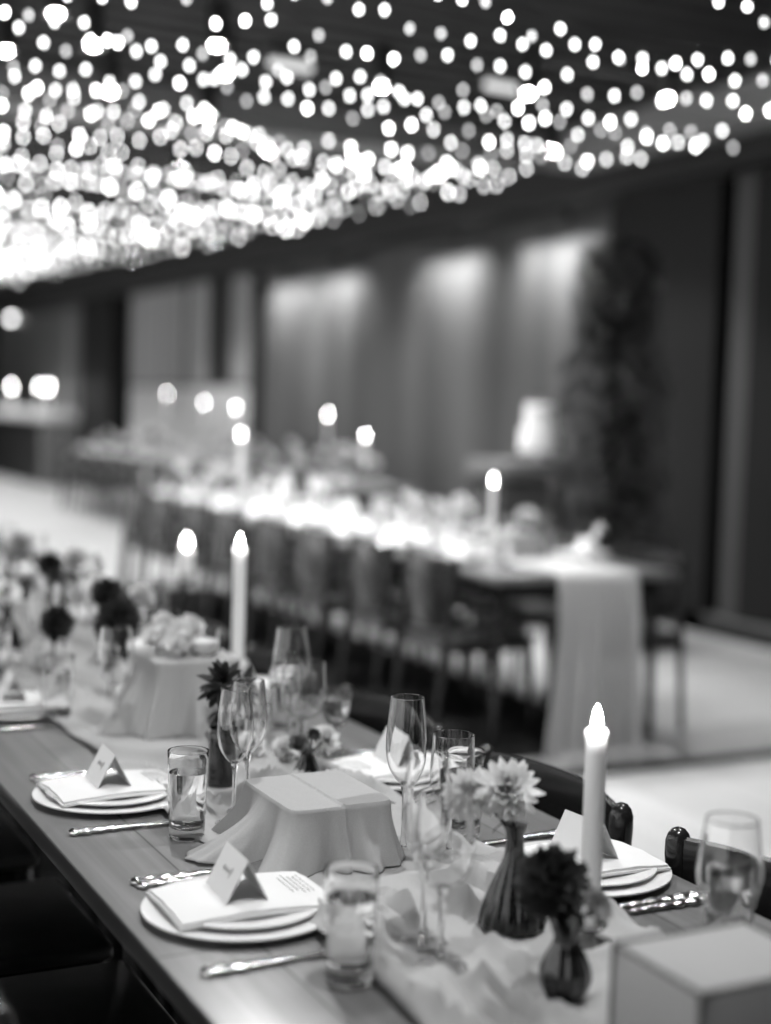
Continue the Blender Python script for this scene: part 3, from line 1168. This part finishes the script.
def flower_mesh(R, style, seed):
    """head around the origin, facing +z"""
    r = random.Random(seed)
    bm = bmesh.new()
    Z = Vector((0, 0, 1))
    if style == 'dahlia':
        for l in range(6):
            n = 18 - l * 2
            el = -.25 + l * .28
            for i in range(n):
                a = 2 * PI * (i + .5 * (l % 2)) / n + r.uniform(-.08, .08)
                d = Vector((math.cos(a) * math.cos(el), math.sin(a) * math.cos(el), math.sin(el)))
                petal(bm, d * R * .12, d, Z, R * (1 - .10 * l) * r.uniform(.85, 1.05), R * .15, .35, .15)
    elif style == 'pom':
        n = 170
        for i in range(n):
            z = 1 - 1.75 * (i + .5) / n
            q = math.sqrt(max(0, 1 - z * z)); a = i * 2.39996
            d = Vector((q * math.cos(a), q * math.sin(a), z))
            petal(bm, d * R * .35, (d + Vector((r.uniform(-.2, .2), r.uniform(-.2, .2), r.uniform(-.2, .2)))), Z, R * .65 * r.uniform(.8, 1.15), R * .12, .3, .35, n=3)
        bmesh.ops.create_icosphere(bm, subdivisions=2, radius=R * .52)
    elif style == 'daisy':
        for l in range(2):
            for i in range(9):
                a = 2 * PI * (i + .5 * l) / 9
                el = .1 + .3 * l
                d = Vector((math.cos(a) * math.cos(el), math.sin(a) * math.cos(el), math.sin(el)))
                petal(bm, d * R * .1, d, Z, R * (1 - .2 * l), R * .22, -.3, .3)
    elif style == 'rose':
        for l in range(6):
            n = 5
            el = .25 + .22 * l
            for i in range(n):
                a = 2 * PI * (i + .37 * l) / n
                d = Vector((math.cos(a) * math.cos(el), math.sin(a) * math.cos(el), math.sin(el)))
                petal(bm, d * R * .1, d, Z, R * (1.02 - .07 * l), R * (.48 - .05 * l), .7, .6, cup=.4)
    elif style == 'leafy':
        for l in range(5):
            n = 8 - l
            el = -.3 + .38 * l
            for i in range(n):
                a = 2 * PI * (i + .4 * l) / n + r.uniform(-.2, .2)
                d = Vector((math.cos(a) * math.cos(el), math.sin(a) * math.cos(el), math.sin(el)))
                petal(bm, d * R * .1 + Z * l * R * .08, d, Z, R * r.uniform(.8, 1.15), R * .17, -.35, .05)
    bmesh.ops.solidify(bm, geom=list(bm.faces), thickness=R * .012)
    return bm
_fm = {}
def flower(name, label, base, head, face, R, style, mat, seed=0, leaves=0, leafmat=None, group=None, leafL=.03, cat='flower'):
    t = thing(name, label, cat, base, 0, group)
    b, h = Vector(base), Vector(head)
    hl = h - b
    nrm = Vector(face).normalized()
    q = nrm.to_track_quat('Z', 'Y')
    mid = Vector((hl.x * .25, hl.y * .25, hl.z * .6))
    pts = []
    for i in range(9):
        u = i / 8
        pts.append((1 - u) ** 2 * Vector((0, 0, 0)) + 2 * u * (1 - u) * mid + u * u * (hl - nrm * R * .1))
    link('stem', TB(pts, [.0022] * 8 + [.0028], seg=7), leafmat or M['leafmid'], t)
    key = (R, style, mat.name, seed % 4)
    if key not in _fm:
        o = link('bloom', flower_mesh(R, style, seed), mat, t)
        _fm[key] = o.data
        bpy.data.objects[o.name]
    else:
        o = bpy.data.objects.new('bloom', _fm[key]); COL.objects.link(o); o.parent = t
    o.location = hl
    o.rotation_mode = 'QUATERNION'
    o.rotation_quaternion = q
    o.rotation_mode = 'XYZ'
    o.rotation_euler = q.to_euler()
    r = random.Random(seed + 11)
    for k in range(leaves):
        u = r.uniform(.45, .95)
        p = Vector(pts[int(u * 8)])
        a = r.uniform(0, 2 * PI)
        d = Vector((math.cos(a), math.sin(a), r.uniform(-.6, .5)))
        bm = bmesh.new()
        petal(bm, p, d, Vector((0, 0, 1)), leafL * r.uniform(.8, 1.3), leafL * .28, -.8, .05, n=6)
        bmesh.ops.solidify(bm, geom=list(bm.faces), thickness=.0005)
        link('leaf', bm, leafmat or M['leafdark'], t)
    return t

FLASK = [(.036, 0), (.0425, .004), (.0430, .012), (.036, .040), (.025, .068), (.0150, .092), (.0115, .108), (.0120, .126), (.0165, .138)]
vase('bud_vase', 'dark ribbed flask-shaped bud vase holding the pale dahlia', FLASK, M['darkglass'], (1.008, 1.590, ON), flutes=14, seg=84)
PEAR = [(.016, 0), (.022, .003), (.0285, .018), (.0290, .032), (.022, .052), (.0145, .068), (.0175, .080), (.0195, .090), (.0150, .102), (.0180, .112)]
vase('bud_vase', 'small black pear-shaped bud vase in the near foreground holding a dark bloom', PEAR, M['vasedark'], (.945, 1.372, ON), flutes=10, seg=80)
JAR = [(.020, 0), (.025, .003), (.0255, .02), (.0245, .075), (.0225, .095), (.0235, .102)]
vase('bud_vase', 'dark straight-sided jar behind the two flutes holding leafy sprigs', JAR, M['vasedark'], (.905, 2.400, ON))
CONE = [(.026, 0), (.029, .003), (.0275, .014), (.018, .040), (.0115, .055), (.0125, .064)]
vase('bud_vase', 'tiny textured conical glass vase on the table behind the low draped box', CONE, M['darkglass'], (1.045, 2.345, ON), flutes=12, seg=72)

flower('dahlia', 'pale spiky dahlia leaning left out of the ribbed flask vase', (1.008, 1.590, ON + .11), (.998, 1.596, .940), (-.35, -.65, .75), .044, 'dahlia', M['petwhite'], 1, 2, M['leafdark'])
flower('dahlia', 'second pale bloom leaning far left behind the blurred wine glasses', (1.007, 1.588, ON + .115), (.968, 1.64, .925), (-.6, -.6, .5), .036, 'dahlia', M['petwhite'], 2, 0, M['leafdark'])
flower('dark_pompon_flower', 'large dark fluffy pompon bloom in the near black vase', (.945, 1.372, ON + .07), (.926, 1.378, .892), (-.3, -.6, .7), .044, 'pom', M['petdark'], 3, 4, M['leafdark'], leafL=.04)
flower('small_pale_flower', 'small pale flower on the right of the dark pompon bloom', (.946, 1.371, ON + .07), (.970, 1.350, .866), (.2, -.8, .5), .022, 'daisy', M['petgrey'], 4, 1, M['leafdark'])
flower('leaf_sprig', 'dark leafy sprig rising above the straight-sided jar', (.905, 2.40, ON + .05), (.905, 2.405, .925), (-.2, -.5, .8), .045, 'leafy', M['leafdark'], 5, 3, M['leafdark'])
flower('leaf_sprig', 'smaller leafy sprig leaning right behind the flute pair', (.908, 2.402, ON + .05), (.950, 2.44, .905), (.3, -.4, .8), .038, 'leafy', M['leafmid'], 6, 1, M['leafdark'])
flower('dark_star_flower', 'small dark star-shaped flower in the tiny conical vase', (1.045, 2.345, ON + .04), (1.068, 2.37, .838), (-.1, -.8, .5), .013, 'daisy', M['petdark'], 7, 1, M['leafdark'], leafL=.015)
flower('grey_round_flower', 'round grey bloom left of the dark star flower', (1.044, 2.344, ON + .04), (1.028, 2.345, .826), (-.3, -.6, .7), .020, 'rose', M['petgrey'], 8, 0, M['leafdark'])
flower('pale_blossom', 'pale ruffled blossom right of the dark star flower', (1.046, 2.346, ON + .04), (1.105, 2.40, .822), (.1, -.7, .7), .030, 'dahlia', M['petwhite'], 9, 0, M['leafdark'])

# pale blossoms gathered low between the two draped boxes
rr = random.Random(12)
for i, (x, y, z) in enumerate([(1.00, 2.50, .80), (1.05, 2.60, .83), (.98, 2.62, .82), (1.02, 2.72, .86), (1.09, 2.70, .85), (.95, 2.55, .79), (1.06, 2.48, .79)]):
    flower('pale_blossom', 'pale blossom in the low cluster between the draped boxes, %s from the camera' % ORD[i], (x + rr.uniform(-.01, .01), y, .755), (x, y, z),
           (rr.uniform(-.5, .3), -.5, .8), .028, ('dahlia', 'rose')[i % 2], M[('petwhite', 'petgrey')[i % 3 == 2]], i, 2, M['leafmid'], 'pale blossoms between the draped boxes')
# white roses on top of the far draped box
for i, (x, y, z) in enumerate([(.945, 2.90, .932), (.975, 2.96, .945), (1.00, 2.90, .935), (1.03, 2.95, .94), (.985, 2.85, .928)]):
    flower('white_rose', 'white rose lying on top of the taller draped box, %s from the left' % ORD[[0, 1, 3, 4, 2][i]], (x, y, .9045), (x, y, z), (rr.uniform(-.6, .3), -.5, .7), .034, 'rose', M['petwhite'], i, 1, M['leafmid'], 'white roses on the draped box')
flower('dark_pompon_flower', 'big dark bloom behind the left edge of the taller draped box', (.93, 3.20, .755), (.945, 3.19, .925), (-.2, -.7, .6), .055, 'pom', M['petdark'], 5, 4, M['leafdark'], leafL=.05)
flower('dark_pompon_flower', 'dark bloom far left on the table beyond the third water glass', (.84, 3.36, .755), (.85, 3.36, .905), (-.2, -.7, .6), .042, 'pom', M['petdark'], 6, 3, M['leafdark'], leafL=.05)

# glasses, blooms and candles farther down the foreground table
VM = [M['vasedark'], M['darkglass'], M['vasedark']]
n_ = 0
for i in range(11):
    y = 3.50 + i * .34
    x = .95 + .11 * (-1) ** i
    vase('bud_vase', 'dark bud vase far down the foreground table, %s beyond the draped box' % ORD[i], [PEAR, FLASK, JAR][i % 3], VM[i % 3], (x, y, ON), group='far bud vases')
    st, mt = [('rose', 'petwhite'), ('pom', 'petdark'), ('dahlia', 'petwhite'), ('leafy', 'leafdark'), ('dahlia', 'petgrey')][i % 5]
    for q in range(3):
        st, mt = [('rose', 'petwhite'), ('pom', 'petdark'), ('dahlia', 'petwhite'), ('leafy', 'leafdark'), ('dahlia', 'petgrey')][(i * 2 + q) % 5]
        hx_, hy_ = x + rr.uniform(-.07, .07), y + rr.uniform(-.06, .06)
        flower({'rose': 'white_rose', 'pom': 'dark_pompon_flower', 'dahlia': 'dahlia', 'leafy': 'leaf_sprig'}[st],
               '%s, %s bud vase beyond the draped box, %s of three' % ({'rose': 'white rose', 'pom': 'dark fluffy bloom', 'dahlia': 'soft dahlia', 'leafy': 'dark leafy sprig'}[st], ORD[i], ORD[q]),
               (x, y, ON + .08), (hx_, hy_, ON + rr.uniform(.15, .21)), (rr.uniform(-.5, .3), -.6, .7), .040, st, M[mt], q, 1, M['leafdark'], 'flowers in the far bud vases', leafL=.04)
    if i % 2 == 0:
        votive('small glass votive far down the foreground table, %s beyond the draped box' % ORD[i // 2], (.95 - .12 * (-1) ** i, y + .1, ON), 0, 'far votives')
gi = 0
for y in (2.86, 3.38, 3.46, 3.98, 4.06, 4.6, 4.68, 5.2, 5.8):
    (flute if gi % 2 else winegl)('blurred stem glass, left side of the foreground table, %s beyond the second place' % ORD[gi], (.845 + .03 * (gi % 2), y, ON), 0, 'far stem glasses')
    gi += 1
gi = 0
for y in (3.42, 3.50, 4.0, 4.08, 4.6, 5.2):
    (winegl if gi % 2 else flute)('blurred stem glass, right side of the foreground table, %s past the taper candle' % ORD[gi], (1.10 + .03 * (gi % 2), y, ON), 0, 'far stem glasses')
    gi += 1

# ------------------------------------------------------------------ second table: gauze runner with end drop, settings, flowers
def hanging_runner():
    bm = bmesh.new()
    nx = 110
    xm = 3.585
    path = [(10.4 - i * .2, .7535, 0) for i in range(27)]
    path = [p for p in path if p[0] > 5.14] + [(5.14, .7535, 0), (5.10, .7535, 0), (5.085, .748, .03), (5.075, .73, .1)]
    for i in range(1, 26):
        u = i / 25
        path.append((5.072 - .03 * u, .73 - .715 * u, .1 + .9 * u))
    path += [(5.00, .012, 1.1), (4.95, .014, 1.3), (4.90, .012, 1.4), (4.86, .010, 1.5)]
    prev = None
    for (y, z, f) in path:
        half = .205 + .055 * min(1, f) ** 1.5
        row = []
        for i in range(nx + 1):
            u = i / nx * 2 - 1
            ple = (math.sin(u * 21 + 2 * noise.noise(Vector((u * 3, 0, 2)))) * .022 + math.sin(u * 47 + 1) * .006) * min(1, f * 2)
            zz = z
            if f == 0:
                zz += .004 + .010 * max(0, noise.noise(Vector((u * 5, y * 3, 1))))
            if f > 1:
                zz += .02 * max(0, noise.noise(Vector((u * 7, y * 20, 4))))
                row.append(bm.verts.new((xm + u * half * (1 + .1 * (f - 1)), y + ple, zz)))
            else:
                row.append(bm.verts.new((xm + u * half + ple * .3 - .03 * max(0, f) , y - .03 * min(1, f * 3) + ple, zz)))
        if prev:
            for i in range(nx):
                bm.faces.new((prev[i], prev[i + 1], row[i + 1], row[i]))
        prev = row
    return bm
o = link('table_runner', hanging_runner(), M['gauze2'])
s_ = o.modifiers.new('thickness', 'SOLIDIFY'); s_.thickness = .001
tag(o, 'sheer pale gauze runner hanging in folds down the end of the second table', 'table runner')
for i in range(8):
    yy = 5.62 + i * .61
    for side, x, face in (('near', 3.27, 1), ('wall', 3.87, -1)):
        g1 = 'place settings on the second table'
        at = '%s place, %s side of second table' % (ORD[i], side)
        charger('blurred white dinner plate, ' + at, (x, yy, .7505), 0, g1)
        splate('blurred white salad plate, ' + at, (x, yy, .767), 0, g1)
        napkin('blurred folded white napkin, ' + at, (x, yy, .7845), 0 if face > 0 else PI, g1)
        card('blurred white place card, ' + at, (x - face * .012, yy, .7945), 0 if face > 0 else PI, g1)
        water('blurred glass of water, ' + at, (x + face * .02, yy - face * .26, .7505), 0, g1)
        (flute if i % 2 else winegl)('blurred stem glass, ' + at, (x + face * .09, yy - face * .20, .7505), 0, g1)
rr = random.Random(4)
def posy(label0, x, y, z, n, spread, group, dark=.25, R=.05, zs=(.06, .2)):
    done = []
    for k in range(n):
        for tries in range(40):
            a = rr.uniform(0, 2 * PI); q = 1.25 * spread * math.sqrt(rr.random())
            if all(math.hypot(q * math.cos(a) - u, q * math.sin(a) - v) > R * 1.45 for u, v in done):
                break
        done.append((q * math.cos(a), q * math.sin(a)))
        dk = rr.random() < dark
        st = ('pom' if dk else ('rose', 'dahlia')[k % 2])
        flower('dark_pompon_flower' if dk else 'white_rose' if st == 'rose' else 'dahlia',
               '%s %s, %s in it' % ('dark bloom in' if dk else 'pale bloom in', label0, ORD[k]),
               (x + q * math.cos(a) * .95, y + q * math.sin(a), z), (x + q * math.cos(a), y + q * math.sin(a), z + rr.uniform(*zs)), (rr.uniform(-.5, .5), -.6, .8),
               R, st, M['petdark'] if dk else M['petwhite'], k % 4, 0, M['leafmid'], group)
for i, (y, n, dk) in enumerate([(5.95, 5, 0), (6.55, 8, .0), (7.2, 6, .15), (7.9, 6, .1), (8.6, 7, .2), (9.4, 7, .2), (10.1, 7, .2)]):
    posy('%s flower cluster along second table' % ORD[i], 3.57, y, .765, n, .15, 'flowers along the second table', dk)
# draped white riser and a swan-folded napkin near the end
drape('draped_riser', 'blurred pale draped box near the runner end of the second table', 3.50, 3.66, 5.66, 5.84, .11, 9.0, base_flare=.04, z0=.766)
def build_swan():
    t = thing('folded_napkin', 'x', 'napkin')
    bm = bmesh.new()
    tube(bm, [(0, -.05, .02), (0, 0, .035), (0, .05, .03)], [.03, .045, .02], seg=16, flat=.6)
    link('body', bm, M['napkin'], t)
    link('upright_fold', TB([(-.01, -.02, .03), (-.03, -.03, .08), (-.02, -.03, .13), (.01, -.035, .165), (.03, -.04, .14)], [.03, .022, .018, .016, .006], seg=12), M['napkin'], t)
    return t
Kind(build_swan)('white napkin folded upright beside the end plate of the second table', (3.80, 5.42, .7665 - .006), 0)
candleC = candle_build(.26, .014, True, .06)
candleC('lit taper candle on the second table, nearest to its runner end', (3.56, 5.92, .770), 0)
candleD = candle_build(.26, .014, True, .19)
candleD('lit tall taper candle at the far part of the second table', (3.56, 9.22, .760), 0)

# third table
o = link('table_runner', make_runner(5.36, .24, 10.95, 19.4, dx=.03), M['gauze'])
s_ = o.modifiers.new('thickness', 'SOLIDIFY'); s_.thickness = .001; s_.offset = 1
tag(o, 'pale runner on the farthest table', 'table runner')
for i in range(12):
    yy = 11.35 + i * .66
    for side, x, face in (('near', 5.07, 1), ('wall', 5.65, -1)):
        g1 = 'place settings on the farthest table'
        at = '%s place, %s side of farthest table' % (ORD[i], side)
        charger('blurred white plate, ' + at, (x, yy, .7505), 0, g1)
        napkin('blurred white napkin, ' + at, (x, yy, .7665), 0 if face > 0 else PI, g1)
        winegl('blurred stem glass, ' + at, (x + face * .12, yy - face * .2, .7505), 0, g1)
for i in range(9):
    posy('%s flower cluster along farthest table' % ORD[i], 5.36, 11.2 + i * .9, .765, 6, .18, 'flowers along the farthest table', .12, R=.065, zs=(.08, .28))
for k, (y, z) in enumerate([(10.95, 1.20), (11.75, 1.36), (14.02, 1.39), (14.98, 1.425), (16.24, 1.515)]):
    hz = z - .02 - .26 - .768 + .0
    c_ = candle_build(.26, .015, True, round(max(.05, hz), 2))
    c_('lit taper candle on the farthest table, %s from its near end' % ORD[k], (5.35, y if y > 11 else 10.99, .768), 0)

# floor candle between the tables
def build_floor_candle():
    t = thing('floor_candle_stand', 'x', 'candle stand')
    link('stand', LZ([(0, 0), (.09, 0), (.09, .01), (.012, .02), (.010, .50), (.05, .52), (.05, .53), (0, .53)], 24), M['lacquer'], t)
    link('candle', LZ([(0, .531), (.03, .531), (.03, .68), (.012, .675), (0, .675)], 20), M['wax'], t)
    link('flame', LZ([(0, .68), (.008, .687), (.012, .70), (.006, .725), (0, .74)], 14), M['flame'], t)
    return t
Kind(build_floor_candle)('lit candle on a low dark stand between the first two tables', (2.46, 7.1, .0045), 0)

# ------------------------------------------------------------------ cake on its tall table
t = thing('cake_table', 'tall dark table with a pale top edge holding the white cake', 'table', (5.20, 8.34, 0))
link('tabletop', B(-.27, .30, -.24, .24, .985, 1.10, bev=.008), M['trimgrey'], t)
link('cloth_skirt', B(-.24, .26, -.21, .21, .02, .984, bev=.01), M['blackcloth'], t)
t = thing('tiered_cake', 'white two-tiered cake beside the leafy floral column', 'cake', (5.36, 8.34, 1.101))
link('cake_stand', LZ([(0, 0), (.10, 0), (.10, .008), (.03, .02), (.03, .05), (.15, .06), (.15, .068), (0, .068)], 40), M['china'], t)
def tier(r, z0, z1):
    return LZ([(0, z0), (r - .006, z0), (r, z0 + .006), (r, z1 - .01), (r - .01, z1), (0, z1)], 48)
link('lower_tier', tier(.135, .069, .215), M['cake'], t)
link('upper_tier', tier(.105, .216, .375), M['cake'], t)
bm = bmesh.new()
for i in range(7):
    b2 = flower_mesh(.028, 'rose', i)
    for v in b2.verts:
        v.co += Vector((.05 * math.cos(i * 2.4) - .02, .05 * math.sin(i * 2.4), .395))
    me = bpy.data.meshes.new('tmp'); b2.to_mesh(me); b2.free(); bm.from_mesh(me); bpy.data.meshes.remove(me)
link('sugar_flowers', bm, M['petgrey'], t)

# leafy floral column
t = thing('floral_column', 'tall dark leafy column of foliage with a few pale flowers beside the cake', 'plant', (5.27, 7.40, 0))
link('trunk', TB([(0, 0, 0), (.02, .01, 1.0), (-.02, .02, 2.3)], [.05, .035, .01], seg=10), M['leafdark'], t)
bm = bmesh.new()
r = random.Random(21)
for i in range(5200):
    z = .15 + 2.30 * r.random()
    u = z / 2.45
    R = (.36 if u < .4 else .36 - .16 * (u - .4) / .6) * (1 + .35 * noise.noise(Vector((u * 7, 2, 0))))
    off = .06 * noise.noise(Vector((u * 4, 7, 0)))
    a = r.uniform(0, 2 * PI); q = R * r.random() ** .5
    p = Vector((q * math.cos(a) + off, q * math.sin(a), z))
    d = Vector((math.cos(a), math.sin(a), r.uniform(-.5, .9)))
    petal(bm, p, d, Vector((0, 0, 1)), r.uniform(.05, .11), r.uniform(.012, .024), -.6, .05, n=3)
link('foliage', bm, M['leafdark'], t)
for i, (x, y, z, R, mt) in enumerate([(-.10, -.2, 1.42, .055, 'petgrey'), (-.02, -.22, 1.5, .05, 'petgrey'), (-.12, -.2, 1.28, .045, 'petgrey'), (.0, -.25, 1.30, .05, 'petgrey'),
                                      (-.14, -.2, 1.08, .05, 'petgrey'), (.02, -.24, 1.14, .045, 'petgrey'), (-.08, -.2, 1.70, .045, 'petgrey'), (.13, -.2, 2.2, .05, 'petgrey'), (.08, -.2, .95, .05, 'petgrey'),
                                      (-.16, -.2, .9, .04, 'petgrey'), (-.1, -.2, 2.1, .04, 'petgrey')]):
    o = link('flower', flower_mesh(R, 'rose', i), M[mt], t, loc=(x, y, z))
    o.rotation_euler = (1.2, 0, r.uniform(-.5, .3))

# far bar counter with candles
t = thing('bar_counter', 'far dark bar counter with a pale top in the left background', 'counter', (5.95, 26.6, 0))
link('countertop', B(-.35, .35, -3.3, 3.6, 1.05, 1.22, bev=.02), M['lightwall'], t)
link('front_panel', B(-.28, .33, -3.0, 3.5, .0, 1.049), M['post'], t)
link('end_panel', B(-.30, .33, -3.28, -3.01, .0, 1.049), M['trimgrey'], t)  # end face coloured paler in place of a reflected strip of light
def build_far_candle():
    t = thing('bar_candle', 'x', 'candle')
    link('wax', LZ([(0, 0), (.03, 0), (.03, .33), (.012, .325), (0, .325)], 20), M['wax'], t)
    link('flame', LZ([(0, .335), (.012, .345), (.018, .365), (.008, .40), (0, .42)], 14), M['flame'], t)
    return t
fc = Kind(build_far_candle)
for i, (x, y) in enumerate([(5.85, 26.6), (5.85, 24.5), (5.85, 23.85)]):
    fc('lit candle on the far bar counter, %s from the left' % ORD[i], (x, y, 1.2205), 0, 'candles on the bar')

# glowing globes standing in for light reflections on the far panel
t = thing('reflection_discs', 'small glowing reflection discs high on the far left panel', 'reflection', (6.46, 29.2, 2.95))
link('backing', B(-.02, .008, -.04, .04, -.08, .08, bev=.004), M['wire'], t)
for y_ in (-.09, .09):
    bm = bmesh.new()
    bmesh.ops.create_uvsphere(bm, u_segments=16, v_segments=10, radius=.045)
    link('globe', bm, M['bowl'], t, loc=(-.06, y_, 0))
